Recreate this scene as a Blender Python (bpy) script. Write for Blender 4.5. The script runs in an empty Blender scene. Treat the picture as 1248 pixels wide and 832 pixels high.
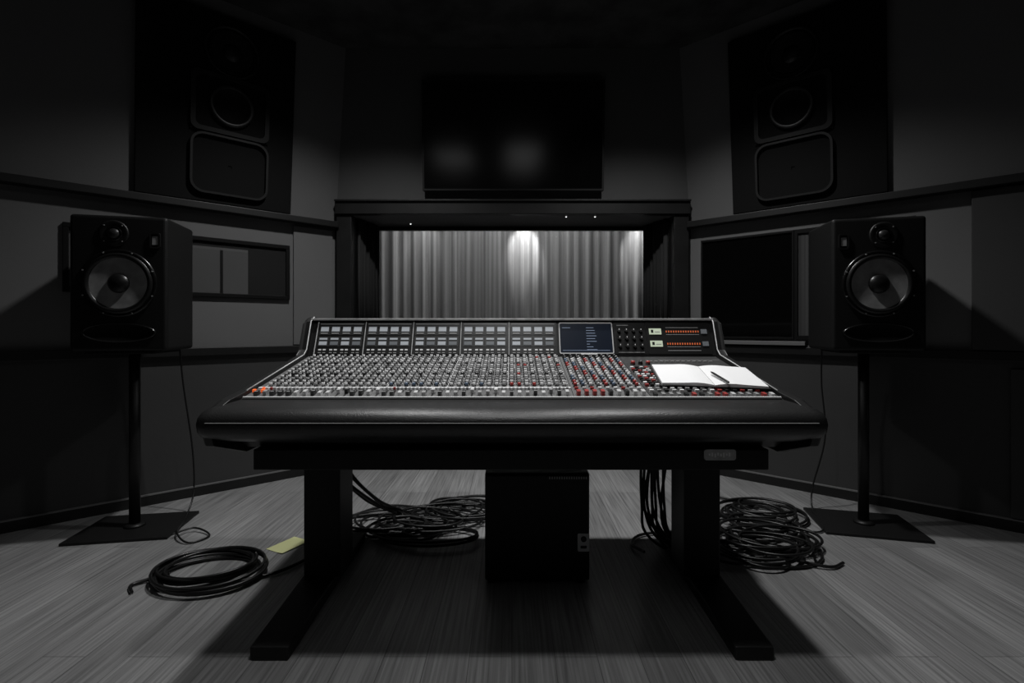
import bpy, bmesh, math, random
from mathutils import Vector, Matrix
random.seed(7)
sc = bpy.context.scene
try:
    sc.view_settings.view_transform = 'Standard'
    sc.view_settings.look = 'None'
except Exception: pass

# ------------------------------------------------------------ materials
def mat(name, col, rough=0.5, metal=0.0, bump=0.0, bscale=200.0, var=0.0, vscale=5.0, emit=None, estr=0.0, spec=0.5):
    m = bpy.data.materials.new(name); m.use_nodes = True
    nt = m.node_tree; b = nt.nodes['Principled BSDF']
    if isinstance(col, (int, float)): col = (col, col, col)
    b.inputs['Base Color'].default_value = (*col, 1)
    b.inputs['Roughness'].default_value = rough
    b.inputs['Metallic'].default_value = metal
    b.inputs['Specular IOR Level'].default_value = spec
    if emit:
        b.inputs['Emission Color'].default_value = (*emit, 1)
        b.inputs['Emission Strength'].default_value = estr
    tc = nt.nodes.new('ShaderNodeTexCoord')
    if var > 0:
        n = nt.nodes.new('ShaderNodeTexNoise'); n.inputs['Scale'].default_value = vscale; n.inputs['Detail'].default_value = 5
        nt.links.new(tc.outputs['Object'], n.inputs['Vector'])
        r = nt.nodes.new('ShaderNodeValToRGB')
        r.color_ramp.elements[0].position = 0.3; r.color_ramp.elements[1].position = 0.7
        r.color_ramp.elements[0].color = (*[c*(1-var) for c in col], 1)
        r.color_ramp.elements[1].color = (*[min(1, c*(1+var)) for c in col], 1)
        nt.links.new(n.outputs['Fac'], r.inputs['Fac']); nt.links.new(r.outputs['Color'], b.inputs['Base Color'])
    if bump > 0:
        n2 = nt.nodes.new('ShaderNodeTexNoise'); n2.inputs['Scale'].default_value = bscale; n2.inputs['Detail'].default_value = 3
        nt.links.new(tc.outputs['Object'], n2.inputs['Vector'])
        bp = nt.nodes.new('ShaderNodeBump'); bp.inputs['Strength'].default_value = bump; bp.inputs['Distance'].default_value = 0.002
        nt.links.new(n2.outputs['Fac'], bp.inputs['Height']); nt.links.new(bp.outputs['Normal'], b.inputs['Normal'])
    return m

M = {}
M['wall']    = mat('painted_wall_grey', 0.135, 0.75, bump=0.15, bscale=80, var=0.05, vscale=2)
M['wallc']   = mat('painted_wall_dark', 0.095, 0.7, bump=0.15, bscale=80, var=0.08, vscale=2)  # same wall paint, darkened in the colour for the less lit centre wall
M['walllo']  = mat('wall_lower_charcoal', 0.042, 0.7, bump=0.2, bscale=60, var=0.08, vscale=2)
M['walldk']  = mat('wall_rear_dark', 0.02, 0.85, bump=0.3, bscale=300, var=0.1)
M['ceil']    = mat('ceiling_acoustic', 0.04, 0.9, bump=0.6, bscale=30, var=0.5, vscale=6)
M['trim']    = mat('trim_black_wood', 0.011, 0.45, var=0.2, vscale=10, spec=0.4)
M['trimlt']  = mat('trim_grey', 0.16, 0.5)
M['black']   = mat('black_plastic', 0.008, 0.45, bump=0.15, bscale=500, spec=0.35)
M['blackm']  = mat('black_powdercoat', 0.007, 0.5, bump=0.3, bscale=700, spec=0.35)
M['blackg']  = mat('black_gloss', 0.005, 0.25, spec=0.6)
M['driver']  = mat('driver_cone_charcoal', 0.018, 0.38, spec=0.5)
M['driverd'] = mat('driver_cone_dark', 0.007, 0.42, spec=0.4)
M['screen']  = mat('tv_screen_glass', 0.003, 0.16, bump=0.0, var=0.2)
M['glassdk'] = mat('dark_window_glass', 0.003, 0.06, spec=0.5)
M['void']    = mat('deep_black', 0.0025, 0.7, spec=0.2)
M['leather'] = mat('black_leather', 0.014, 0.38, bump=0.5, bscale=260)
M['steel']   = mat('brushed_aluminium', 0.50, 0.4, metal=0.2, var=0.2, vscale=30)
M['panel']   = mat('console_panel_grey', 0.12, 0.5, var=0.1, vscale=40)
M['paneldk'] = mat('console_panel_dark', 0.03, 0.45, var=0.1, vscale=40)
M['knobg']   = mat('knob_light_grey', 0.66, 0.28)
M['knobm']   = mat('knob_mid_grey', 0.30, 0.32)
M['knobk']   = mat('knob_black', 0.012, 0.35)
M['white']   = mat('legend_white', 0.85, 0.5)
M['red']     = mat('knob_red', (0.36, 0.04, 0.035), 0.4)
M['blue']    = mat('knob_blue', (0.10, 0.14, 0.20), 0.4)
M['orange']  = mat('button_orange_lit', (0.9, 0.16, 0.04), 0.4, emit=(1, 0.15, 0.03), estr=0.5)
M['redlit']  = mat('display_orange_lit', (0.2, 0.03, 0.01), 0.4, emit=(1, 0.22, 0.07), estr=0.38)
M['lcdg']    = mat('lcd_green_lit', (0.35, 0.4, 0.32), 0.3, emit=(0.62, 0.70, 0.52), estr=0.45)
M['lcdb']    = mat('lcd_blue_dark', (0.004, 0.007, 0.013), 0.35, emit=(0.02, 0.03, 0.06), estr=0.12, spec=0.2)
M['lcdt']    = mat('lcd_text', (0.15, 0.18, 0.24), 0.4, emit=(0.4, 0.5, 0.7), estr=0.3)
M['meter']   = mat('meter_window_grey', (0.36, 0.38, 0.40), 0.3, emit=(0.5, 0.53, 0.58), estr=0.20)
M['meterd']  = mat('meter_window_dim', (0.14, 0.15, 0.16), 0.3, emit=(0.5, 0.53, 0.58), estr=0.05)
M['paper']   = mat('paper_white', 0.9, 0.7, bump=0.05)
M['note']    = mat('paper_yellow_green', (0.76, 0.78, 0.40), 0.7)
M['cable']   = mat('cable_rubber', 0.008, 0.38)
M['cone']    = mat('woofer_cone_grey', 0.27, 0.36, var=0.25, vscale=20)
M['rubber']  = mat('rubber_surround', 0.008, 0.35)
M['drape']   = mat('drape_dark', 0.022, 0.9, bump=0.2, bscale=200)
M['led']     = mat('led_bulb_lit', 0.9, 0.4, emit=(1, 1, 1), estr=1.6)  # glow of the added dots that imitate reflections

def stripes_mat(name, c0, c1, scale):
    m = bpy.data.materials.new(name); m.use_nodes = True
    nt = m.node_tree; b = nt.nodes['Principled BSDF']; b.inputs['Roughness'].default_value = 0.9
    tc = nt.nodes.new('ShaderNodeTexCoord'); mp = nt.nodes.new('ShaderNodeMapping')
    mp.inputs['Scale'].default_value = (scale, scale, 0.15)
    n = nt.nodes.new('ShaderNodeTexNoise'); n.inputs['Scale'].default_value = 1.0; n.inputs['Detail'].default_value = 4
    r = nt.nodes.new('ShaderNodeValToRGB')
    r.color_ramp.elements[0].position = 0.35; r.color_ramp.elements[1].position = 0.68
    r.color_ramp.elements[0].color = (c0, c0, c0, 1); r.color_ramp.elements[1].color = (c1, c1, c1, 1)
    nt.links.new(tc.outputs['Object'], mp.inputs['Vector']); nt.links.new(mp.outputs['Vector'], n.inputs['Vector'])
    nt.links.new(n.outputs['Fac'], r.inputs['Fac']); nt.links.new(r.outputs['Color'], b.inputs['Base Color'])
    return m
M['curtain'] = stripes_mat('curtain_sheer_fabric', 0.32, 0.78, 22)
M['blind'] = stripes_mat('window_blind_fabric', 0.02, 0.075, 45)

def floor_mat():
    m = bpy.data.materials.new('floor_wood_planks'); m.use_nodes = True
    nt = m.node_tree; b = nt.nodes['Principled BSDF']; L = nt.links
    tc = nt.nodes.new('ShaderNodeTexCoord')
    mp = nt.nodes.new('ShaderNodeMapping'); mp.inputs['Rotation'].default_value = (0, 0, math.radians(90))
    L.new(tc.outputs['Object'], mp.inputs['Vector'])
    br = nt.nodes.new('ShaderNodeTexBrick'); L.new(mp.outputs['Vector'], br.inputs['Vector'])
    br.inputs['Scale'].default_value = 1.0; br.inputs['Brick Width'].default_value = 1.5; br.inputs['Row Height'].default_value = 0.13
    br.inputs['Mortar Size'].default_value = 0.0012; br.inputs['Mortar Smooth'].default_value = 0.2
    br.inputs['Color1'].default_value = (0.25, 0.25, 0.25, 1); br.inputs['Color2'].default_value = (0.34, 0.34, 0.34, 1)
    br.inputs['Mortar'].default_value = (0.11, 0.11, 0.11, 1)
    mp2 = nt.nodes.new('ShaderNodeMapping'); mp2.inputs['Scale'].default_value = (110, 2.6, 1)
    L.new(tc.outputs['Object'], mp2.inputs['Vector'])
    n = nt.nodes.new('ShaderNodeTexNoise'); n.inputs['Scale'].default_value = 1.0; n.inputs['Detail'].default_value = 6
    L.new(mp2.outputs['Vector'], n.inputs['Vector'])
    r = nt.nodes.new('ShaderNodeValToRGB'); r.color_ramp.elements[0].position = 0.32; r.color_ramp.elements[1].position = 0.7
    r.color_ramp.elements[0].color = (0.60, 0.60, 0.60, 1); r.color_ramp.elements[1].color = (1.22, 1.22, 1.22, 1)
    L.new(n.outputs['Fac'], r.inputs['Fac'])
    mx = nt.nodes.new('ShaderNodeMix'); mx.data_type = 'RGBA'; mx.blend_type = 'MULTIPLY'; mx.inputs[0].default_value = 1.0
    L.new(br.outputs['Color'], mx.inputs[6]); L.new(r.outputs['Color'], mx.inputs[7])
    L.new(mx.outputs[2], b.inputs['Base Color'])
    b.inputs['Roughness'].default_value = 0.33
    bp = nt.nodes.new('ShaderNodeBump'); bp.inputs['Strength'].default_value = 0.10; bp.inputs['Distance'].default_value = 0.002
    L.new(n.outputs['Fac'], bp.inputs['Height']); L.new(bp.outputs['Normal'], b.inputs['Normal'])
    return m
M['floor'] = floor_mat()

def glass_mat():
    m = bpy.data.materials.new('window_glass'); m.use_nodes = True
    nt = m.node_tree; nt.nodes.clear()
    o = nt.nodes.new('ShaderNodeOutputMaterial'); mix = nt.nodes.new('ShaderNodeMixShader')
    t = nt.nodes.new('ShaderNodeBsdfTransparent'); t.inputs['Color'].default_value = (0.82, 0.82, 0.82, 1)
    g = nt.nodes.new('ShaderNodeBsdfGlossy'); g.inputs['Roughness'].default_value = 0.02
    f = nt.nodes.new('ShaderNodeFresnel'); f.inputs['IOR'].default_value = 1.45
    nt.links.new(f.outputs[0], mix.inputs[0]); nt.links.new(t.outputs[0], mix.inputs[1]); nt.links.new(g.outputs[0], mix.inputs[2])
    nt.links.new(mix.outputs[0], o.inputs['Surface'])
    return m
M['glass'] = glass_mat()

# ------------------------------------------------------------ mesh builder
class MB:
    def __init__(s): s.v = []; s.f = []; s.mi = []; s.mats = []; s.sm = []
    def m(s, key):
        if key not in s.mats: s.mats.append(key)
        return s.mats.index(key)
    def add(s, vs, fs, key, mtx=None, smooth=False):
        o = len(s.v); k = s.m(key)
        for p in vs:
            p = Vector(p)
            s.v.append(tuple(mtx @ p) if mtx is not None else tuple(p))
        for f in fs: s.f.append([i+o for i in f]); s.mi.append(k); s.sm.append(smooth)
    def box(s, x0, x1, y0, y1, z0, z1, key, mtx=None):
        vs = [(x0,y0,z0),(x1,y0,z0),(x1,y1,z0),(x0,y1,z0),(x0,y0,z1),(x1,y0,z1),(x1,y1,z1),(x0,y1,z1)]
        s.add(vs, [(0,3,2,1),(4,5,6,7),(0,1,5,4),(1,2,6,5),(2,3,7,6),(3,0,4,7)], key, mtx)
    def hexa(s, vs, key):
        s.add(vs, [(0,3,2,1),(4,5,6,7),(0,1,5,4),(1,2,6,5),(2,3,7,6),(3,0,4,7)], key)
    def lathe(s, prof, key, mtx=None, seg=32, cap0=True, cap1=True, sx=1.0, sy=1.0, smooth=True):
        vs = []; fs = []
        for r, h in prof:
            for i in range(seg):
                a = 2*math.pi*i/seg; vs.append((r*math.cos(a)*sx, r*math.sin(a)*sy, h))
        for j in range(len(prof)-1):
            for i in range(seg):
                a = j*seg+i; b = j*seg+(i+1) % seg
                fs.append((a, b, b+seg, a+seg))
        s.add(vs, fs, key, mtx, smooth)
        o = len(s.v)-len(vs)
        k = s.m(key)
        if cap0 and prof[0][0] > 1e-5: s.f.append([o+i for i in range(seg)][::-1]); s.mi.append(k); s.sm.append(False)
        if cap1 and prof[-1][0] > 1e-5: s.f.append([o+(len(prof)-1)*seg+i for i in range(seg)]); s.mi.append(k); s.sm.append(False)
    def loft(s, secs, key, smooth=True):
        n = len(secs[0]); vs = [p for q in secs for p in q]; fs = []
        for j in range(len(secs)-1):
            for i in range(n):
                a = j*n+i; b = j*n+(i+1) % n
                fs.append((a, b, b+n, a+n))
        o = len(s.v)
        s.add(vs, fs, key, None, smooth)
        k = s.m(key)
        s.f.append([o+i for i in range(n)][::-1]); s.mi.append(k); s.sm.append(False)
        s.f.append([o+(len(secs)-1)*n+i for i in range(n)]); s.mi.append(k); s.sm.append(False)
    def build(s, name, parent=None, bevel=0.0, bseg=2, recalc=True, mtx=None):
        me = bpy.data.meshes.new(name); me.from_pydata(s.v, [], s.f)
        for k in s.mats: me.materials.append(M[k])
        for p, i, sm in zip(me.polygons, s.mi, s.sm): p.material_index = i; p.use_smooth = sm
        me.update()
        if recalc:
            bm = bmesh.new(); bm.from_mesh(me); bmesh.ops.recalc_face_normals(bm, faces=bm.faces); bm.to_mesh(me); bm.free()
        ob = bpy.data.objects.new(name, me); sc.collection.objects.link(ob)
        if mtx is not None: ob.matrix_world = mtx
        if parent: ob.parent = parent
        if bevel > 0:
            b = ob.modifiers.new('bevel', 'BEVEL'); b.width = bevel; b.segments = bseg; b.limit_method = 'ANGLE'; b.angle_limit = math.radians(40)
        return ob

def empty(name, loc=(0,0,0), rz=0):
    e = bpy.data.objects.new(name, None); sc.collection.objects.link(e)
    e.location = loc; e.rotation_euler = (0, 0, rz); e.empty_display_size = 0.1
    return e

def rrect(w, h, r, n=6):
    pts = []
    for cx, cy, a0 in ((w/2-r, h/2-r, 0), (-w/2+r, h/2-r, 90), (-w/2+r, -h/2+r, 180), (w/2-r, -h/2+r, 270)):
        for i in range(n+1):
            a = math.radians(a0+90*i/n); pts.append((cx+r*math.cos(a), cy+r*math.sin(a)))
    return pts

def ring_frame(mb, outer, inner, z0, z1, key, mtx):
    n = len(outer)
    vs = [(x, y, z0) for x, y in outer]+[(x, y, z1) for x, y in outer]+[(x, y, z1) for x, y in inner]+[(x, y, z0) for x, y in inner]
    fs = []
    for j in range(3):
        for i in range(n):
            a = j*n+i; b = j*n+(i+1) % n; fs.append((a, b, b+n, a+n))
    mb.add(vs, fs, key, mtx)

def tube(mb, pts, r, key, seg=6):
    n = len(pts); vs = []; fs = []
    P = [Vector(p) for p in pts]; up = Vector((0, 0, 1))
    for i, p in enumerate(P):
        t = (P[min(i+1, n-1)]-P[max(i-1, 0)]).normalized()
        if abs(t.dot(up)) > 0.95: u = t.cross(Vector((0, 1, 0.2))).normalized()
        else: u = t.cross(up).normalized()
        w = u.cross(t)
        for k in range(seg):
            a = 2*math.pi*k/seg; vs.append(tuple(p+(u*math.cos(a)+w*math.sin(a))*r))
    for i in range(n-1):
        for k in range(seg):
            a = i*seg+k; b = i*seg+(k+1) % seg; fs.append((a, b, b+seg, a+seg))
    fs.append(tuple(range(seg))); fs.append(tuple((n-1)*seg+k for k in range(seg))[::-1])
    mb.add(vs, fs, key, None, True)

def smooth_path(ctrl, n=14):
    P = [Vector(c) for c in ctrl]; P = [P[0]*2-P[1]]+P+[P[-1]*2-P[-2]]
    out = []
    for i in range(1, len(P)-2):
        for k in range(n):
            t = k/n; a, b, c, d = P[i-1], P[i], P[i+1], P[i+2]
            out.append(0.5*((2*b)+(-a+c)*t+(2*a-5*b+4*c-d)*t*t+(-a+3*b-3*c+d)*t**3))
    out.append(P[-2]); return out

# ------------------------------------------------------------ room shell
ZC = 2.95
S = {'L': (Vector((-1.26, 3.5)), Vector((-0.748, -0.664)), Vector((0.664, -0.748))),
     'R': (Vector((1.27, 3.5)), Vector((0.748, -0.664)), Vector((-0.664, -0.748)))}
def W(side, t, n, z):
    o, T, N = S[side]; p = o+T*t+N*n; return (p.x, p.y, z)
def wbox(mb, side, t0, t1, n0, n1, z0, z1, key, lean0=0, lean1=0):
    mb.hexa([W(side,t0,n0+lean0,z0),W(side,t1,n0+lean0,z0),W(side,t1,n1+lean0,z0),W(side,t0,n1+lean0,z0),
             W(side,t0,n0+lean1,z1),W(side,t1,n0+lean1,z1),W(side,t1,n1+lean1,z1),W(side,t0,n1+lean1,z1)], key)
ZL = 1.75; LEAN = 0.12
def leanat(z): return LEAN*(z-ZL)/(ZC-ZL)

mb = MB(); mb.box(-3.6, 3.6, -2.7, 5.6, -0.1, 0, 'floor'); mb.build('floor')
mb = MB(); mb.box(-3.6, 3.6, -2.7, 5.6, ZC, ZC+0.1, 'ceil'); mb.build('ceiling')
TE = 2.6
for side, nm in (('L', 'front_left'), ('R', 'front_right')):
    mb = MB()
    wbox(mb, side, 0, TE, -0.12, 0, 0, 0.86, 'walllo')
    wbox(mb, side, 0, TE, -0.12, 0, 0.86, ZL-0.02, 'wall')
    wbox(mb, side, -0.05, TE, -0.12, 0, ZL-0.02, ZC, 'wall', 0, LEAN)
    mb.build('wall_'+nm)
    mb = MB(); wbox(mb, side, 0.0, TE, 0.0, 0.075, ZL-0.045, ZL-0.003, 'trim'); mb.build('trim_1' if side=='L' else 'trim_2', bevel=0.004)
    mb = MB(); wbox(mb, side, 0.0, TE, 0.0, 0.035, 0.838, 0.885, 'trim'); mb.build('trim_3' if side=='L' else 'trim_4', bevel=0.003)
    mb = MB(); wbox(mb, side, 0.0, TE, 0.0, 0.014, 0.0, 0.055, 'trim'); wbox(mb, side, 0.0, TE, 0.0, 0.016, 0.055, 0.062, 'trimlt'); mb.build('baseboard_'+nm)
xl = W('L', TE, 0, 0); xr = W('R', TE, 0, 0)
mb = MB(); mb.box(xl[0]-0.1, xl[0], -2.6, xl[1], 0, ZC, 'walllo'); mb.build('wall_left')
mb = MB(); mb.box(xr[0], xr[0]+0.1, -2.6, xr[1], 0, ZC, 'walllo'); mb.build('wall_right')
mb = MB(); mb.box(xl[0]-0.1, xr[0]+0.1, -2.7, -2.6, 0, ZC, 'walldk'); mb.build('wall_back')
mb = MB()
mb.box(-1.40, 1.41, 3.5, 3.98, 0, 0.84, 'walllo')
mb.box(-1.40, -1.13, 3.5, 3.98, 0.84, 1.80, 'trim')
mb.box(1.14, 1.41, 3.5, 3.98, 0.84, 1.80, 'trim')
e = 0.07
mb.hexa([(-1.40,3.5,1.80),(1.41,3.5,1.80),(1.41,3.98,1.80),(-1.40,3.98,1.80),(-1.40,3.5-e,ZC),(1.41,3.5-e,ZC),(1.41,3.98,ZC),(-1.40,3.98,ZC)], 'wallc')
mb.build('wall_front')
mb = MB()
mb.box(-1.24, 1.25, 3.44, 3.498, 1.80, 1.885, 'trim')
mb.box(-1.24, 1.25, 3.425, 3.498, 1.885, 1.90, 'trim')
mb.box(-1.235, -1.13, 3.46, 3.498, 0.90, 1.80, 'trim')
mb.box(1.14, 1.245, 3.46, 3.498, 0.90, 1.80, 'trim')
mb.box(-1.235, 1.245, 3.44, 3.498, 0.85, 0.90, 'trim')
mb.build('trim_5', bevel=0.004)
mb = MB(); mb.box(-1.24, 1.25, 3.486, 3.499, 0, 0.06, 'trim'); mb.build('baseboard_front')
w = empty('window_1')
mb = MB()
for a in ((-1.129,-1.05,3.86,3.90,0.841,1.799),(1.05,1.139,3.86,3.90,0.841,1.799),(-1.05,1.05,3.86,3.90,0.841,0.87),(-1.05,1.05,3.86,3.90,1.77,1.799)):
    mb.box(*a, 'trim')
mb.build('window_frame', w)
mb = MB(); mb.box(-1.05, 1.05, 3.878, 3.882, 0.87, 1.77, 'glass'); mb.build('window_pane', w)
mb = MB()  # added glowing dots in place of reflections along the window top
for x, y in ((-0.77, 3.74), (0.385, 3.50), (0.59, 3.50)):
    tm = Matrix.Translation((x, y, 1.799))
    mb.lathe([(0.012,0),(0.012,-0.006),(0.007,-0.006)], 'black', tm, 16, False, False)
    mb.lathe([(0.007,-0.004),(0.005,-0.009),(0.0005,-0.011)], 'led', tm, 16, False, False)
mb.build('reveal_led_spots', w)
for k, (x0, x1) in enumerate(((-1.115, -1.035), (1.125, 1.03))):
    mb = MB(); pts = []
    N = 60
    for i in range(N+1):
        t = i/N; pts.append((x0+(x1-x0)*t+0.010*math.sin(t*44), 3.56+0.27*t+0.010*math.cos(t*31)))
    vs = [(x, y, 0.845) for x, y in pts]+[(x, y, 1.795) for x, y in pts]
    mb.add(vs, [(i, i+1, i+N+2, i+N+1) for i in range(N)], 'drape', None, True)
    o = mb.build('window_drape' if k == 0 else 'window_drape.001', recalc=False)
    sm = o.modifiers.new('thick', 'SOLIDIFY'); sm.thickness = 0.004

# live room beyond glass
mb = MB(); mb.box(-1.9, -1.8, 3.98, 5.5, 0, ZC, 'walllo'); mb.build('wall_live_room_left')
mb = MB(); mb.box(1.8, 1.9, 3.98, 5.5, 0, ZC, 'walllo'); mb.build('wall_live_room_right')
mb = MB(); mb.box(-1.9, 1.9, 5.4, 5.5, 0, ZC, 'walllo'); mb.build('wall_live_room_back')
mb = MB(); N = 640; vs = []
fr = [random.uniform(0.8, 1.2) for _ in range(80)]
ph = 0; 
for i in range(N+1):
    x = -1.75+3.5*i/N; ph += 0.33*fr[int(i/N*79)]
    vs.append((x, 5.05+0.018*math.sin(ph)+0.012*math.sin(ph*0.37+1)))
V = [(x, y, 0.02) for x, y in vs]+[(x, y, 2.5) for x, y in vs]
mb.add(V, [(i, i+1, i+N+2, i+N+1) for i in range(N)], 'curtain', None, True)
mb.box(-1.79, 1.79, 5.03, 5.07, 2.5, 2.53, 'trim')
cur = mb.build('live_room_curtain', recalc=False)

# left wall window (glass onto a dim booth)
w = empty('window_2'); mb = MB()
z0, z1, t0, t1 = 1.19, 1.55, 0.31, 1.43
for a in ((t0, t1, z0, z0+0.025), (t0, t1, z1-0.025, z1), (t0, t0+0.025, z0+0.025, z1-0.025), (t1-0.025, t1, z0+0.025, z1-0.025)):
    wbox(mb, 'L', a[0], a[1], 0.001, 0.022, a[2], a[3], 'void')
mb.build('window_frame', w, bevel=0.003)
mb = MB()
wbox(mb, 'L', t0+0.025, 0.56, 0.001, 0.006, z0+0.025, z1-0.025, 'walldk')
wbox(mb, 'L', 0.56, t1-0.025, 0.001, 0.006, z0+0.025, z1-0.07, 'wall')
wbox(mb, 'L', 0.56, t1-0.025, 0.001, 0.006, z1-0.07, z1-0.055, 'trimlt')
wbox(mb, 'L', 0.56, t1-0.025, 0.001, 0.006, z1-0.055, z1-0.025, 'walldk')
wbox(mb, 'L', 0.70, 0.715, 0.006, 0.009, z0+0.025, z1-0.07, 'trim')
mb.build('booth_blind', w)
mb = MB()
mb.add([W('L',t0+0.025,0.014,z0+0.025),W('L',t1-0.025,0.014,z0+0.025),W('L',t1-0.025,0.014,z1-0.025),W('L',t0+0.025,0.014,z1-0.025)], [(0,1,2,3)], 'glass')
mb.build('window_pane', w, recalc=False)
mb = MB(); wbox(mb, 'L', 0.02, 0.285, 0.001, 0.016, 0.89, 1.69, 'wall'); mb.build('acoustic_wall_panel', bevel=0.003)
# right wall: dark glass window + narrow window with blind, sill
w = empty('window_3'); mb = MB()
for a in ((0.08,0.655,0.93,0.945),(0.08,0.655,1.595,1.61),(0.08,0.092,0.945,1.595),(0.643,0.655,0.945,1.595)):
    wbox(mb, 'R', a[0], a[1], 0.001, 0.022, a[2], a[3], 'void')
mb.build('window_frame', w, bevel=0.002)
mb = MB(); wbox(mb, 'R', 0.092, 0.643, 0.001, 0.012, 0.945, 1.595, 'glassdk'); mb.build('window_pane', w)
w = empty('window_4'); mb = MB()
for a in ((0.657,1.24,0.93,0.955),(0.657,1.24,1.585,1.61),(0.657,0.675,0.955,1.585),(1.22,1.24,0.955,1.585)):
    wbox(mb, 'R', a[0], a[1], 0.001, 0.022, a[2], a[3], 'void')
mb.build('window_frame', w)
mb = MB(); wbox(mb, 'R', 0.675, 1.22, 0.001, 0.01, 0.955, 1.585, 'blind'); mb.build('window_blind', w)
mb = MB(); wbox(mb, 'R', 0.05, 0.72, 0.001, 0.05, 0.895, 0.92, 'trimlt'); mb.build('trim_6', bevel=0.002)
mb = MB(); wbox(mb, 'R', 1.46, TE-0.02, 0.001, 0.03, 0.89, 1.70, 'walllo'); mb.build('acoustic_wall_panel.001', bevel=0.003)
w = empty('door_1'); mb = MB()
wbox(mb, 'R', 1.60, 2.3, 0.001, 0.018, 0.066, 0.80, 'walllo')
mb.build('door_leaf', w, bevel=0.004)
mb = MB(); wbox(mb, 'R', 1.66, 2.24, 0.018, 0.024, 0.13, 0.74, 'walllo'); mb.build('door_inset_panel', w, bevel=0.004)

# ------------------------------------------------------------ soffit loudspeakers
def soffit(side, t0, t1, name):
    o, T, N = S[side]
    tilt = LEAN/(ZC-ZL)
    R = Vector((T.x, T.y, 0)); U = Vector((N.x*tilt, N.y*tilt, 1)).normalized(); NN = R.cross(U)
    if NN.dot(Vector((N.x, N.y, 0))) < 0: R = -R; NN = R.cross(U)
    zc = (ZL+0.005+2.86)/2; tc = (t0+t1)/2
    c = Vector(W(side, tc, leanat(zc)+0.002, zc))
    mtx = Matrix((( R.x, U.x, NN.x, c.x), (R.y, U.y, NN.y, c.y), (R.z, U.z, NN.z, c.z), (0, 0, 0, 1)))
    w2 = (t1-t0)/2; h2 = 0.55
    e = empty(name)
    mb = MB(); mb.box(-w2, w2, -h2, h2, 0, 0.035, 'void', mtx); mb.build('baffle', e, bevel=0.004)
    cx = 0.05 if side == 'L' else -0.05
    mb = MB()
    tm = mtx @ Matrix.Translation((cx, 0.35, 0.035))
    mb.lathe([(0.15,0),(0.15,0.014),(0.140,0.020),(0.130,0.006)], 'driverd', tm, 48, cap0=False, cap1=False)
    mb.lathe([(0.130,0.006),(0.120,0.016),(0.108,0.006)], 'void', tm, 48, cap0=False, cap1=False)
    mb.lathe([(0.108,0.006),(0.05,0.001)], 'driverd', tm, 48, cap0=False, cap1=False)
    mb.lathe([(0.05,0.001),(0.045,0.006),(0.03,0.016),(0.0005,0.020)], 'driverd', tm, 48, cap0=False, cap1=False)
    mb.build('woofer', e)
    mb = MB(); tm = mtx @ Matrix.Translation((cx, 0.03, 0.035))
    mb.box(-0.21, 0.21, -0.17, 0.17, 0, 0.012, 'void', tm)
    ring_frame(mb, rrect(0.42,0.34,0.04), rrect(0.37,0.29,0.03), 0.0, 0.024, 'driverd', tm)
    mb.lathe([(0.120,0.012),(0.120,0.034),(0.112,0.040),(0.100,0.034)], 'driver', tm, 48, cap0=False, cap1=False)
    mb.lathe([(0.100,0.034),(0.07,0.016),(0.03,0.013),(0.0005,0.02)], 'void', tm, 48, cap0=False)
    mb.build('horn', e)
    mb = MB(); tm = mtx @ Matrix.Translation((cx, -0.325, 0.035))
    ring_frame(mb, rrect(0.42,0.35,0.07), rrect(0.395,0.325,0.06), 0.0, 0.03, 'driver', tm)
    ring_frame(mb, rrect(0.395,0.325,0.06), rrect(0.02,0.02,0.002), 0.004, 0.005, 'void', tm)
    mb.build('bass_port', e)
    return e
soffit('L', 0.311, 1.136, 'soffit_loudspeaker')
soffit('R', 0.30, 1.12, 'soffit_loudspeaker.001')

# ------------------------------------------------------------ television
tv = empty('wall_mounted_television')
tilt = math.atan(0.07/(ZC-1.80))
zc = 2.335; yc = 3.5-0.07*(zc-1.8)/(ZC-1.8)
tm = Matrix.Translation((0.008, yc-0.005, zc)) @ Matrix.Rotation(math.radians(90)+tilt, 4, 'X')
mb = MB(); mb.box(-0.63, 0.63, -0.375, 0.375, 0.03, 0.06, 'black', tm); mb.build('television_body', tv, bevel=0.004)
mb = MB(); mb.box(-0.3, 0.3, -0.2, 0.2, 0.002, 0.032, 'black', tm); mb.build('wall_bracket', tv)
mb = MB(); mb.box(-0.617, 0.617, -0.362, 0.366, 0.06, 0.062, 'screen', tm); mb.build('television_screen', tv)
mb = MB(); ring_frame(mb, rrect(1.26,0.75,0.008,2), rrect(1.234,0.724,0.006,2), 0.055, 0.065, 'black', tm); mb.build('bezel', tv)

# ------------------------------------------------------------ mixing console
con = empty('mixing_console')
def extr(mb, prof, x0, x1, key):
    mb.loft([[(x0, y, z) for y, z in prof], [(x1, y, z) for y, z in prof]], key, smooth=False)
prof = [(1.565,0.774),(1.50,0.773),(1.44,0.769),(1.405,0.761),(1.385,0.748),(1.378,0.728),(1.384,0.703),(1.405,0.685),(1.45,0.670),(1.50,0.655),(1.565,0.645)]
def sc_prof(p, s, cy=1.50, cz=0.715): return [(cy+(y-cy)*s, cz+(z-cz)*s) for y, z in p]
mb = MB(); secs = []
for x, s in ((-0.906,0.55),(-0.902,0.75),(-0.893,0.9),(-0.878,0.97),(-0.86,1.0),(0.86,1.0),(0.878,0.97),(0.893,0.9),(0.902,0.75),(0.906,0.55)):
    secs.append([(x, y, z) for y, z in sc_prof(prof, s)])
mb.loft(secs, 'leather'); ar = mb.build('armrest', con)
mb = MB(); mb.box(-0.86,0.86,1.3755,1.381,0.7335,0.7350,'knobm'); mb.build('armrest_stitching', con)
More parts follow.
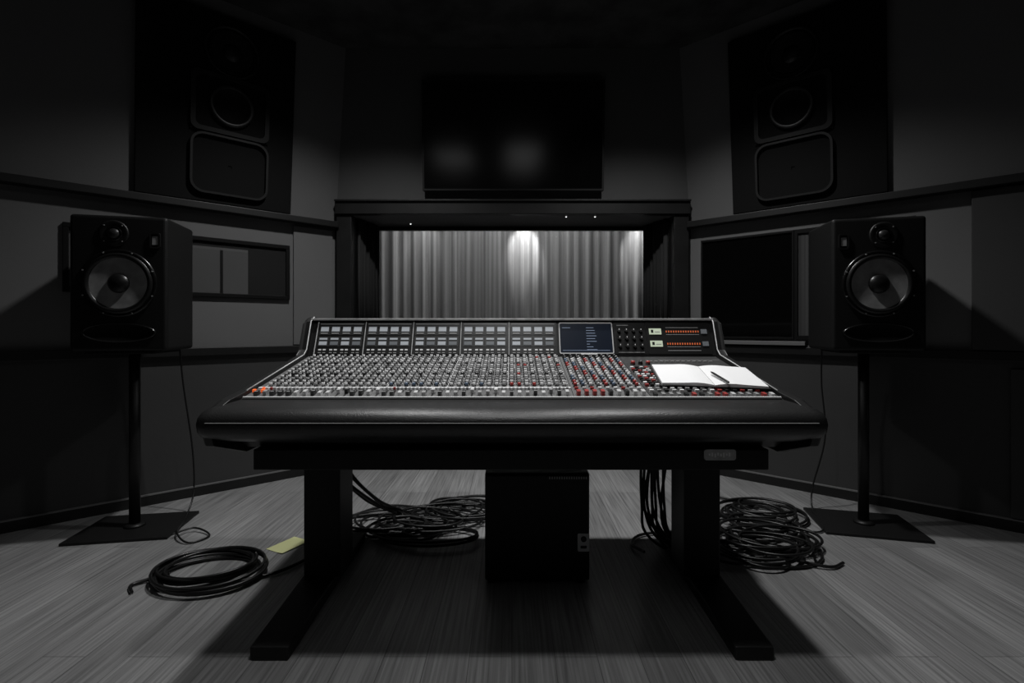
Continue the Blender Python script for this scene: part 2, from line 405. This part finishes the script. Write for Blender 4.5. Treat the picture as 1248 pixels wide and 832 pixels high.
mb = MB(); extr(mb, [(1.56,0.645),(1.56,0.774),(2.085,0.880),(2.085,0.68),(1.75,0.61),(1.60,0.615)], -0.862, 0.862, 'paneldk'); mb.build('console_body', con)
mb = MB(); extr(mb, [(2.075,0.70),(2.075,0.885),(2.135,1.030),(2.15,1.036),(2.30,1.036),(2.35,0.95),(2.35,0.72),(2.20,0.68)], -0.862, 0.862, 'black'); mb.build('meter_bridge', con)
mb = MB(); mb.box(-0.868,0.868,2.122,2.165,1.034,1.043,'steel'); mb.build('bridge_top_strip', con, bevel=0.002)
ck = [(1.42,0.66),(1.40,0.71),(1.42,0.755),(1.50,0.782),(1.60,0.797),(2.04,0.889),(2.068,0.91),(2.115,1.03),(2.15,1.048),(2.30,1.045),(2.36,0.95),(2.36,0.70),(2.20,0.665),(1.75,0.60),(1.60,0.60)]
for sgn, nm in ((-1, 'cheek_left'), (1, 'cheek_right')):
    mb = MB()
    secs = [[(sgn*x, 1.85+(y-1.85)*s, 0.80+(z-0.80)*s) for y, z in ck] for x, s in ((0.860,1.0),(0.882,1.0),(0.890,0.985),(0.894,0.95))]
    mb.loft(secs, 'black', smooth=False); mb.build(nm, con, bevel=0.002)
    mb = MB()
    tube(mb, [(sgn*0.863, y, z+0.001) for y, z in ck[4:9]], 0.0026, 'steel'); mb.build(nm+'_edge_strip', con)
mb = MB(); mb.box(-0.818, 0.812, 1.555, 1.72, 0.552, 0.618, 'blackm'); mb.box(-0.79, 0.79, 1.72, 2.25, 0.56, 0.66, 'blackm'); mb.build('under_beam', con, bevel=0.004)
mb = MB()
bm_ = Matrix.Translation((0.655, 1.553, 0.602)) @ Matrix.Rotation(math.radians(90), 4, 'X')
o = rrect(0.10, 0.034, 0.008); n = len(o)
mb.add([(x,y,0) for x,y in o]+[(x,y,0.004) for x,y in o], [tuple(range(n,2*n))]+[(i,(i+1)%n,(i+1)%n+n,i+n) for i in range(n)], 'steel', bm_)
for i in range(8):
    mb.box(-0.036+i*0.009, -0.031+i*0.009, -0.002-0.003*(i%3), 0.004+0.003*(i%2), 0.004, 0.0044, 'white', bm_)
mb.build('name_badge', con)
for sgn, nm in ((-1, 'left'), (1, 'right')):
    mb = MB(); a, b = sorted((sgn*0.665, sgn*0.805)); mb.box(a, b, 1.90, 2.06, 0.04, 0.60, 'blackm'); mb.build('leg_'+nm, con, bevel=0.006)
    mb = MB()
    xf0, xf1 = sgn*0.672, sgn*0.790; xb0, xb1 = sgn*0.69, sgn*0.83
    q = [(xf0,1.48),(xf1,1.48),(xb1,2.32),(xb0,2.32)]
    mb.hexa([(x, y, 0.0) for x, y in q]+[(x, y, 0.042) for x, y in q], 'blackm'); mb.build('foot_'+nm, con, bevel=0.006)
def frame(y0, z0, y1, z1):
    r = Vector((0, y1-y0, z1-z0)).normalized(); X = Vector((1, 0, 0)); nn = X.cross(r)
    return Matrix(((1, r.x, nn.x, 0), (0, r.y, nn.y, y0), (0, r.z, nn.z, z0), (0, 0, 0, 1)))
BF = frame(2.075, 0.885, 2.135, 1.030)
mb = MB()
x0 = -0.835; bw = 0.2055
for b in range(5):
    xa = x0+b*bw
    mb.box(xa+0.002, xa+bw-0.002, 0.006, 0.150, 0, 0.003, 'knobk', BF)
    mb.box(xa-0.001, xa+0.0012, 0.002, 0.154, 0, 0.006, 'knobg', BF)
    mb.box(xa+0.01, xa+bw-0.01, 0.141, 0.145, 0.003, 0.004, 'knobm', BF)
    for c in range(4):
        xc = xa+0.012+c*0.047
        mb.box(xc-0.002, xc+0.042, 0.093, 0.135, 0.003, 0.0045, 'paneldk', BF)
        mb.box(xc+0.003, xc+0.036, 0.108, 0.129, 0.0045, 0.006, 'meter', BF)
        mb.box(xc+0.004, xc+0.034, 0.097, 0.102, 0.0045, 0.006, 'knobm', BF)
        mb.box(xc-0.002, xc+0.042, 0.040, 0.084, 0.003, 0.0045, 'paneldk', BF)
        mb.box(xc+0.003, xc+0.036, 0.046, 0.062, 0.0045, 0.006, 'meter' if (c+b) % 2 == 0 else 'meterd', BF)
        mb.box(xc+0.003, xc+0.036, 0.070, 0.078, 0.0045, 0.006, 'meter', BF)
        for k in range(2):
            mb.box(xc+0.004+k*0.019, xc+0.016+k*0.019, 0.022, 0.028, 0.003, 0.005, 'white', BF)
            mb.box(xc+0.004+k*0.019, xc+0.016+k*0.019, 0.010, 0.014, 0.003, 0.005, 'knobm', BF)
mb.build('channel_meters', con)
mb = MB()
ring_frame(mb, rrect(0.230,0.142,0.006,2), rrect(0.222,0.134,0.004,2), 0, 0.006, 'knobg', BF @ Matrix.Translation((0.316,0.078,0)))
mb.box(0.205,0.427,0.012,0.144,0,0.003,'lcdb',BF)
random.seed(5)
for i in range(9):
    yy = 0.125-i*0.0125
    mb.box(0.318,0.318+random.uniform(0.012,0.045),yy,yy+0.002,0.003,0.0035,'lcdt',BF)
mb.box(0.215,0.25,0.125,0.127,0.003,0.0035,'lcdt',BF); mb.box(0.215,0.415,0.022,0.0235,0.003,0.0035,'lcdt',BF)
mb.box(0.29,0.36,0.003,0.006,0,0.008,'white',BF)
mb.build('display_screen', con)
mb = MB()
mb.box(0.438,0.572,0.006,0.150,0,0.003,'knobk',BF)
for i in range(4):
    for j in range(3):
        tm = BF @ Matrix.Translation((0.458+i*0.031, 0.04+j*0.035, 0.003))
        mb.lathe([(0.008,0),(0.007,0.012)], 'knobk', tm, 10)
        mb.box(-0.0012,0.0012,0.001,0.007,0.012,0.013,'white',tm)
mb.box(0.45,0.50,0.135,0.139,0.003,0.004,'knobm',BF); mb.box(0.45,0.56,0.012,0.015,0.003,0.004,'knobm',BF)
mb.box(0.576,0.845,0.006,0.150,0,0.003,'knobk',BF)
for yy in (0.098, 0.042):
    mb.box(0.588,0.640,yy-0.003,yy+0.024,0.003,0.005,'lcdg',BF)
    mb.box(0.596,0.606,yy+0.004,yy+0.018,0.005,0.0055,'knobk',BF)
    mb.box(0.612,0.634,yy+0.006,yy+0.009,0.005,0.0055,'knobm',BF)
    mb.box(0.660,0.80,yy+0.006,yy+0.014,0.003,0.005,'redlit',BF)
    for k in range(13): mb.box(0.664+k*0.0105,0.669+k*0.0105,yy+0.002,yy+0.018,0.005,0.0056,'knobk',BF)
    mb.box(0.66,0.80,yy-0.005,yy-0.002,0.003,0.004,'knobm',BF)
    mb.box(0.81,0.835,yy,yy+0.02,0.003,0.006,'meterd',BF)
mb.box(0.66,0.80,0.124,0.128,0.003,0.004,'knobm',BF); mb.box(0.66,0.80,0.020,0.023,0.003,0.004,'knobm',BF)
mb.build('master_meter_panel', con)

# control surface
SF = frame(1.56, 0.774, 2.085, 0.880)
mb = MB()
mb.box(-0.858, 0.198, 0.003, 0.530, 0, 0.003, 'panel', SF)
mb.box(0.200, 0.445, 0.003, 0.530, 0, 0.003, 'panel', SF)
mb.box(0.447, 0.858, 0.003, 0.530, 0, 0.003, 'paneldk', SF)
mb.build('control_panels', con)
def knob(mb, x, y, key, r=0.0068, h=0.013, cap='white', base='knobk', seg=10):
    tm = SF @ Matrix.Translation((x, y, 0.003))
    mb.lathe([(r*1.15,0),(r*1.1,h*0.3)], base, tm, seg)
    mb.lathe([(r,h*0.3),(r*0.85,h)], key, tm, seg)
    a = random.uniform(-0.7, 0.7)
    t2 = tm @ Matrix.Rotation(a, 4, 'Z')
    mb.box(-0.0009,0.0009,0.0,r*0.85,h,h+0.0006,cap,t2)
def button(mb, x, y, key, w=0.008, d=0.005, h=0.005):
    mb.box(x-w/2,x+w/2,y-d/2,y+d/2,0.003,0.003+h,key,SF)
random.seed(11)
mb = MB(); mbb = MB(); mbf = MB()
NC = 40; p = 1.03/NC
for c in range(NC):
    x = -0.838+p*(c+0.5)
    mbb.box(x-p/2-0.0006, x-p/2+0.0006, 0.11, 0.525, 0.003, 0.0036, 'white' if c % 8 == 0 else 'knobm', SF)
    for r in range(14):
        y = 0.128+r*0.0292
        if r in (4, 9): k = 'knobk' if c % 2 else 'knobm'
        elif r in (2, 7, 12): k = 'knobm'
        else: k = 'knobg' if random.random() < 0.88 else 'knobm'
        if c >= 32:
            if r % 4 == 0 and random.random() < 0.35: k = 'red'
        elif r == 0 and c > 10 and random.random() < 0.35: k = 'blue'
        knob(mb, x, y, k, r=0.0062, cap='knobk' if k in('knobg','white','knobm') else 'white')
        button(mbb, x+0.0100, y+0.012, random.choice(['white','knobm','knobk','knobg']), 0.0035, 0.006, 0.006)
        button(mbb, x-0.0090, y+0.014, random.choice(['knobk','knobm','knobk']), 0.0035, 0.004, 0.005)
    mbf.box(x-0.003,x+0.003,0.012,0.085,0.003,0.0035,'knobk',SF)
    fy = random.choice([0.02,0.02,0.022,0.03,0.05])
    mbf.box(x-0.0055,x+0.0055,fy,fy+0.022,0.003,0.017,random.choice(['knobg','knobg','knobm','knobk']),SF)
    mbf.box(x-0.0055,x+0.0055,fy+0.010,fy+0.012,0.017,0.0175,'white',SF)
    button(mbf, x-0.006, 0.092, 'orange' if (c < 1) else ('red' if random.random()<0.06 else 'knobg'), 0.007, 0.007, 0.008)
    button(mbf, x+0.006, 0.092, random.choice(['white','knobm','knobg']), 0.007, 0.007, 0.008)
mbf.box(-0.855,0.198,0.102,0.112,0.003,0.006,'white',SF)
mbf.box(-0.855,0.855,0.0035,0.0085,0.003,0.008,'white',SF)
for i in range(2): button(mbf, -0.848+i*0.028, 0.064, 'orange', 0.010, 0.009, 0.010)
for c in range(9):
    x = 0.216+c*0.0262
    for r in range(14):
        y = 0.125+r*0.0292
        k = ('red','blue','knobg','knobm','red','blue','knobg','knobg')[ (c+ (r//2)) % 8] if r < 12 else 'knobk'
        knob(mb, x, y, k, r=0.0064, h=0.014, cap='white')
        button(mbb, x+0.011, y+0.013, random.choice(['white','knobg','knobk','knobm']), 0.005, 0.005, 0.006)
    mbf.box(x-0.003,x+0.003,0.012,0.085,0.003,0.0035,'knobk',SF)
    mbf.box(x-0.006,x+0.006,0.03,0.052,0.003,0.018,random.choice(['knobg','knobg','red','knobk']),SF)
    button(mbf, x, 0.095, random.choice(['red','white','knobg']), 0.012, 0.008, 0.008)
for c in range(4):
    for r in range(10):
        button(mbb, 0.462+c*0.018, 0.13+r*0.024, 'red' if (c+r) % 4 == 0 else random.choice(['white','knobk','knobg','knobk']), 0.012, 0.010, 0.008)
for c in range(16):
    x = 0.462+c*0.025
    for r in range(2):
        button(mbb, x, 0.072+r*0.02, random.choice(['red','white','knobg','knobk','knobm']), 0.013, 0.009, 0.007)
    mbf.box(x-0.002,x+0.002,0.01,0.055,0.003,0.0035,'knobk',SF)
    mbf.box(x-0.0055,x+0.0055,0.018,0.038,0.003,0.013,random.choice(['knobg','knobk','red','knobm']),SF)
for c in range(12):
    for r in range(8):
        button(mbb, 0.55+c*0.025, 0.13+r*0.028, random.choice(['knobk','knobm','knobk']), 0.014, 0.010, 0.006)
for c in range(3):
    knob(mb, 0.48+c*0.03, 0.405, 'red' if c != 1 else 'knobk', r=0.009, h=0.014)
for c in range(12):
    button(mbb, 0.56+c*0.022, 0.44, 'knobm', 0.014, 0.006, 0.004)
mbb.box(0.60,0.85,0.47,0.473,0.003,0.0036,'knobm',SF)
mb.build('rotary_knobs', con); mbb.build('push_buttons', con); mbf.build('faders', con)

# notebook on console
nb = empty('open_notebook')
NB = SF @ Matrix.Translation((0.692, 0.205, 0.0112)) @ Matrix.Rotation(math.radians(-7), 4, 'Z')
mb = MB(); mb.box(-0.178,0.178,-0.12,0.12,0.0,0.003,'knobk',NB); mb.build('cover', nb, bevel=0.001)
for sgn, nm in ((-1,'pages_left'),(1,'pages_right')):
    mb = MB(); K = 10; vs = []; 
    for i in range(K+1):
        t = i/K; x = sgn*(0.001+0.170*t); h = 0.004+0.013*math.sin(min(1,t*1.6+0.15)*math.pi*0.62)*(1-0.55*t)
        vs += [(x,-0.115,0.003),(x,0.115,0.003),(x,0.115,h),(x,-0.115,h)]
    fs = []
    for i in range(K):
        a = i*4
        for k in range(4): fs.append((a+k, a+(k+1)%4, a+4+(k+1)%4, a+4+k))
    fs += [(0,1,2,3),(K*4,K*4+1,K*4+2,K*4+3)]
    mb.add(vs, fs, 'paper', NB); mb.build(nm, nb)
mb = MB(); pm = NB @ Matrix.Translation((0.028,-0.06,0.021)) @ Matrix.Rotation(math.radians(12),4,'Z') @ Matrix.Rotation(math.radians(90),4,'X')
mb.lathe([(0.001,-0.062),(0.0035,-0.05),(0.004,-0.04),(0.004,0.06),(0.003,0.064)],'knobk',pm,10); mb.build('ballpoint_pen')

# ------------------------------------------------------------ computer tower under desk
ct = empty('computer_tower')
mb = MB(); mb.box(-0.106,0.304,1.93,2.18,0.012,0.432,'blackm'); mb.build('case', ct, bevel=0.006)
mb = MB(); mb.box(-0.100,0.298,1.922,1.93,0.02,0.425,'blackm'); mb.build('front_panel', ct, bevel=0.003)
mb = MB()
for i in range(16): mb.box(0.145+i*0.0095,0.150+i*0.0095,1.919,1.922,0.412,0.422,'knobm')
mb.build('vent_grille', ct)
mb = MB()
pmx = Matrix.Translation((0.279,1.922,0.165)) @ Matrix.Rotation(math.radians(90),4,'X')
o = rrect(0.046,0.070,0.006); n = len(o)
mb.add([(x,y,0) for x,y in o]+[(x,y,0.003) for x,y in o], [tuple(range(n,2*n))]+[(i,(i+1)%n,(i+1)%n+n,i+n) for i in range(n)], 'white', pmx)
mb.lathe([(0.011,0.003),(0.011,0.006),(0.006,0.006)], 'knobk', pmx @ Matrix.Translation((0,0.014,0)), 16)
mb.box(-0.012,0.012,-0.022,-0.012,0.003,0.005,'knobk',pmx)
mb.build('latch_plate', ct)
mb = MB()
for x in (-0.08,0.27):
    for y in (1.95,2.15): mb.box(x-0.015,x+0.015,y-0.015,y+0.015,0,0.012,'rubber')
mb.build('feet', ct)

# ------------------------------------------------------------ studio monitors + stands
def monitor(name, loc, rz, flip):
    e = empty(name)
    base = Matrix.Translation(loc) @ Matrix.Rotation(rz, 4, 'Z')
    w, d, h = 0.40, 0.31, 0.636
    mb = MB(); mb.box(-w/2,w/2,-d/2,d/2,0,h,'blackm',base); mb.build('cabinet', e, bevel=0.016, bseg=4)
    F = base @ Matrix.Translation((0,-d/2,h/2)) @ Matrix.Rotation(math.radians(90),4,'X')
    f = -1 if flip else 1
    mb = MB(); T = F @ Matrix.Scale(0.95, 4)
    mb.lathe([(0.168,0),(0.168,0.005),(0.160,0.010),(0.150,0.008)], 'blackg', T, 48, False, False)
    for k in range(8):
        a = math.pi/8+k*math.pi/4
        mb.lathe([(0.004,0.007),(0.004,0.011)], 'knobm', T @ Matrix.Translation((0.160*math.cos(a),0.160*math.sin(a),0)), 8)
    mb.lathe([(0.150,0.008),(0.143,0.016),(0.133,0.016),(0.125,0.006)], 'rubber', T, 48, False, False)
    mb.lathe([(0.125,0.006),(0.10,0.0045),(0.07,0.003),(0.045,0.002)], 'cone', T, 48, False, False)
    mb.lathe([(0.048,0.002),(0.044,0.012),(0.03,0.020),(0.015,0.024),(0.0005,0.025)], 'rubber', T, 32, False, False)
    mb.build('woofer', e)
    mb = MB(); T = F @ Matrix.Translation((-0.02*f,0.232,0))
    mb.lathe([(0.062,0),(0.062,0.004),(0.055,0.006),(0.035,0.002)], 'black', T, 40, False, False)
    mb.lathe([(0.035,0.002),(0.032,0.006),(0.026,0.003),(0.024,0.003)], 'blackg', T, 32, False, False)
    mb.lathe([(0.024,0.003),(0.02,0.010),(0.01,0.014),(0.0005,0.015)], 'driver', T, 24, False, False)
    for k in range(4):
        a = math.pi/4+k*math.pi/2
        mb.lathe([(0.003,0.004),(0.003,0.008)], 'knobm', T @ Matrix.Translation((0.052*math.cos(a),0.052*math.sin(a),0)), 8)
    mb.build('tweeter', e)
    mb = MB(); T = F @ Matrix.Translation((0.0,-0.232,0))
    mb.lathe([(0.155,0),(0.153,0.006),(0.146,0.009),(0.140,0.006)], 'blackg', T, 48, False, False, sx=1, sy=0.30)
    mb.lathe([(0.140,0.006),(0.13,0.001),(0.0005,0.001)], 'void', T, 48, False, False, sx=1, sy=0.30)
    mb.build('bass_port', e)
    mb = MB(); T = F @ Matrix.Translation((0.15*f,0.205,0))
    ring_frame(mb, rrect(0.046,0.075,0.012), rrect(0.034,0.062,0.009), 0, 0.006, 'knobk', T)
    mb.box(-0.012,0.012,-0.02,0.02,0,0.003,'knobm',T)
    mb.build('control_recess', e)
    return e
monitor('studio_monitor_speaker', (-1.875, 2.455, 0.893), math.radians(13), False)
monitor('studio_monitor_speaker.001', (1.775, 2.49, 0.893), math.radians(-12), True)
def stand(name, loc, rz, cable_side):
    e = empty(name); B = Matrix.Translation(loc) @ Matrix.Rotation(rz,4,'Z')
    mb = MB(); mb.box(-0.225,0.225,-0.17,0.17,0,0.014,'blackm',B); mb.build('base_plate', e, bevel=0.003)
    mb = MB(); mb.box(-0.15,0.15,-0.12,0.12,0.878,0.892,'blackm',B); mb.build('top_plate', e, bevel=0.003)
    mb = MB(); mb.lathe([(0.024,0.014),(0.024,0.878)],'black',B,20); mb.lathe([(0.045,0.014),(0.045,0.022),(0.03,0.03)],'black',B,20); mb.build('pole', e)
    return e
stand('speaker_stand', (-1.885, 2.46, 0), math.radians(10), 1)
stand('speaker_stand.001', (1.785, 2.50, 0), math.radians(-14), -1)

# ------------------------------------------------------------ cables
def coil_pts(cx, cy, R, loops, jit, seed, squash=0.9, wander=0.04, z0=0.008, rise=0.004):
    random.seed(seed); pts = []; a = random.uniform(0, 6)
    ph = [random.uniform(0, 6.28) for _ in range(6)]
    n = int(loops*36)
    for i in range(n):
        th = a+i*2*math.pi/36; L = i/36
        r = R*(1+jit*math.sin(L*2.3+ph[0])+jit*0.6*math.sin(th*0.63+ph[1]))
        x = cx+r*math.cos(th)+wander*math.sin(L*1.7+ph[2]); y = cy+squash*r*math.sin(th)+wander*math.sin(L*2.1+ph[3])
        z = z0+rise*L+0.006*(1+math.sin(th*1.37+ph[4]))
        pts.append((x, y, z))
    return pts
def cable(name, paths, r=0.0065, parent=None):
    mb = MB()
    for q in paths: tube(mb, q, r, 'cable')
    return mb.build(name, parent, recalc=False)
c1 = coil_pts(-1.23, 2.00, 0.185, 8, 0.09, 1, 0.80, 0.02)
cable('cable_coil', [c1, smooth_path([c1[0], (-1.14,1.91,0.01), (-0.98,1.98,0.01), (-0.90,2.08,0.01), (-0.86,2.20,0.01)]),
      smooth_path([(-1.37,1.97,0.02),(-1.43,1.94,0.012),(-1.47,1.90,0.008),(-1.43,1.85,0.008)])], 0.0068)
def hang(x0, y0, z0, x1, y1, sag, seed, xe=None, ye=None):
    random.seed(seed); j = lambda s: random.uniform(-s, s)
    pts = [(x0, y0, z0), (x0+j(.02), y0+j(.02), z0*0.65), ((x0*0.6+x1*0.4)+j(.02), (y0+y1)/2, z0*0.30), (x0*0.25+x1*0.75+j(.03), y1+j(.03), 0.05), (x1+j(.04), y1+j(.04), 0.012)]
    if xe is not None: pts += [((x1+xe)/2+j(.08), (y1+ye)/2+j(.06), 0.012), (xe+j(.05), ye+j(.05), 0.012)]
    return smooth_path(pts)
P = [coil_pts(-0.36, 2.58, 0.20, 8, 0.25, 21, 0.65, 0.08), coil_pts(-0.62, 2.46, 0.17, 6, 0.2, 22, 0.7, 0.06), coil_pts(-0.25, 2.72, 0.15, 5, 0.2, 23, 0.8, 0.06), coil_pts(-0.45, 2.38, 0.18, 5, 0.3, 24, 0.55, 0.06)]
cable('cable_coil.001', P, 0.0062)
cable('cable_bundle', [hang(-0.80+0.012*i, 2.25, 0.56, -0.55, 2.55, 0, 30+i, -0.3, 2.6) for i in range(5)]+[smooth_path([(-0.85,2.6,0.01),(-0.7,2.75,0.01),(-0.45,2.72,0.012),(-0.2,2.8,0.012),(-0.1,2.65,0.01)])], 0.0065)
P = [coil_pts(1.16, 2.24, 0.18, 10, 0.2, 41, 0.75, 0.06), coil_pts(1.32, 2.62, 0.16, 9, 0.2, 42, 0.8, 0.05), coil_pts(1.23, 2.42, 0.17, 6, 0.2, 43, 0.75, 0.05), coil_pts(1.05, 2.16, 0.12, 3, 0.3, 44, 0.8, 0.05)]
cable('cable_coil.002', P, 0.0064)
rp = []
for i in range(10):
    random.seed(60+i); j = lambda s: random.uniform(-s, s)
    x0 = 0.575+0.011*i
    rp.append(smooth_path([(x0,2.12,0.56),(x0-0.01+j(.01),2.14,0.40),(x0-0.005+j(.015),2.17,0.22),(x0+0.03+j(.02),2.20,0.09),(x0+0.12+j(.02),2.20+j(.04),0.05 if i % 2 else 0.012),(0.86,2.26+j(.04),0.016),(1.02,2.24+j(.05),0.012)]))
cable('cable_bundle.001', rp+
      [smooth_path([(0.58,2.16,0.02),(0.55,2.26,0.012),(0.62,2.36,0.012),(0.80,2.40,0.012)]),
       smooth_path([(1.20,2.08,0.02),(1.32,2.04,0.012),(1.40,2.08,0.01)]),
       smooth_path([(1.10,3.0,0.06),(1.14,2.95,0.02),(1.2,2.9,0.012),(1.3,2.8,0.012),(1.35,2.7,0.012)])], 0.0065)
cable('speaker_cable', [smooth_path([(-1.80,2.66,0.95),(-1.79,2.68,0.70),(-1.74,2.68,0.35),(-1.72,2.66,0.12),(-1.69,2.55,0.022),(-1.60,2.35,0.03),(-1.50,2.28,0.008),(-1.45,2.36,0.008),(-1.56,2.42,0.02),(-1.62,2.34,0.02)])], 0.0045)
cable('speaker_cable.001', [smooth_path([(1.70,2.70,0.95),(1.71,2.72,0.70),(1.73,2.72,0.40),(1.66,2.72,0.12),(1.62,2.65,0.022),(1.55,2.45,0.012),(1.48,2.4,0.008),(1.42,2.48,0.012)])], 0.0045)
mb = MB(); nm = Matrix.Translation((-1.03,2.27,0.001)) @ Matrix.Rotation(math.radians(-28),4,'Z')
K = 6; vs = []
for i in range(K+1):
    x = -0.055+0.11*i/K; z = 0.004*(i/K)**3
    vs += [(x,-0.075,z),(x,0.075,z)]
mb.add(vs, [(i*2,i*2+2,i*2+3,i*2+1) for i in range(K)], 'note', nm); o = mb.build('paper_note', recalc=False)
sm = o.modifiers.new('t','SOLIDIFY'); sm.thickness = 0.0008; sm.offset = 1

# ------------------------------------------------------------ lights
def downlight(x, y):
    mb = MB(); mb.lathe([(0.075,ZC),(0.075,ZC-0.012),(0.055,ZC-0.012),(0.05,ZC-0.001)], 'trimlt', Matrix.Translation((x,y,0)), 32, False, False)
    mb.lathe([(0.05,ZC-0.001),(0.0005,ZC-0.001)], 'white', Matrix.Translation((x,y,0)), 32, False, False)
    mb.build('ceiling_downlight')
def spot(name, loc, target, power, ang, blend, size, col=(1,1,1)):
    l = bpy.data.lights.new(name, 'SPOT'); l.energy = power; l.spot_size = math.radians(ang); l.spot_blend = blend; l.shadow_soft_size = size; l.color = col
    o = bpy.data.objects.new(name, l); sc.collection.objects.link(o); o.location = loc
    o.rotation_euler = (Vector(target)-Vector(loc)).to_track_quat('-Z', 'Y').to_euler(); return o
def area(name, loc, target, power, sx, sy):
    l = bpy.data.lights.new(name, 'AREA'); l.shape = 'RECTANGLE'; l.size = sx; l.size_y = sy; l.energy = power
    o = bpy.data.objects.new(name, l); sc.collection.objects.link(o); o.location = loc
    o.rotation_euler = (Vector(target)-Vector(loc)).to_track_quat('-Z', 'Y').to_euler(); return o
for i, x in enumerate((-0.72, 0.72)):
    spot('ceiling_spotlight_lamp', (x, 2.35, 2.88), (x*1.25, 2.3, 0), 112, 126, 1.0, 0.05); downlight(x, 2.35)
spot('ceiling_spotlight_lamp', (0, 1.0, 2.88), (0, 1.75, 0), 60, 86, 0.9, 0.06); downlight(0, 1.0)
# added weak ceiling fill, placed to give the dark television soft reflected patches
area('ceiling_panel_lamp', (-0.80, -0.1, 2.92), (-0.80, -0.1, 0), 1.1, 0.45, 0.8)
area('ceiling_panel_lamp', (0.15, -0.1, 2.92), (0.15, -0.1, 0), 1.6, 0.40, 1.4)
for x, p_, sa in ((0.12, 30, 46), (1.30, 16, 46), (-0.9, 2, 60)):
    spot('live_room_spotlight_lamp', (x, 4.78, 2.22), (x, 5.05, 1.85), p_, sa, 0.6, 0.02)
area('live_room_panel_lamp', (0, 4.6, 2.90), (0, 4.75, 0), 24, 2.4, 0.4)

wd = bpy.data.worlds.new('world'); sc.world = wd; wd.use_nodes = True
wd.node_tree.nodes['Background'].inputs[0].default_value = (0, 0, 0, 1)

cam = bpy.data.cameras.new('camera'); co = bpy.data.objects.new('camera', cam); sc.collection.objects.link(co)
co.location = (0, 0, 1.0); co.rotation_euler = (math.radians(90), 0, 0)
cam.sensor_width = 36; cam.lens = 36*600/1248; cam.shift_y = -16/1248; cam.clip_start = 0.02
sc.camera = co
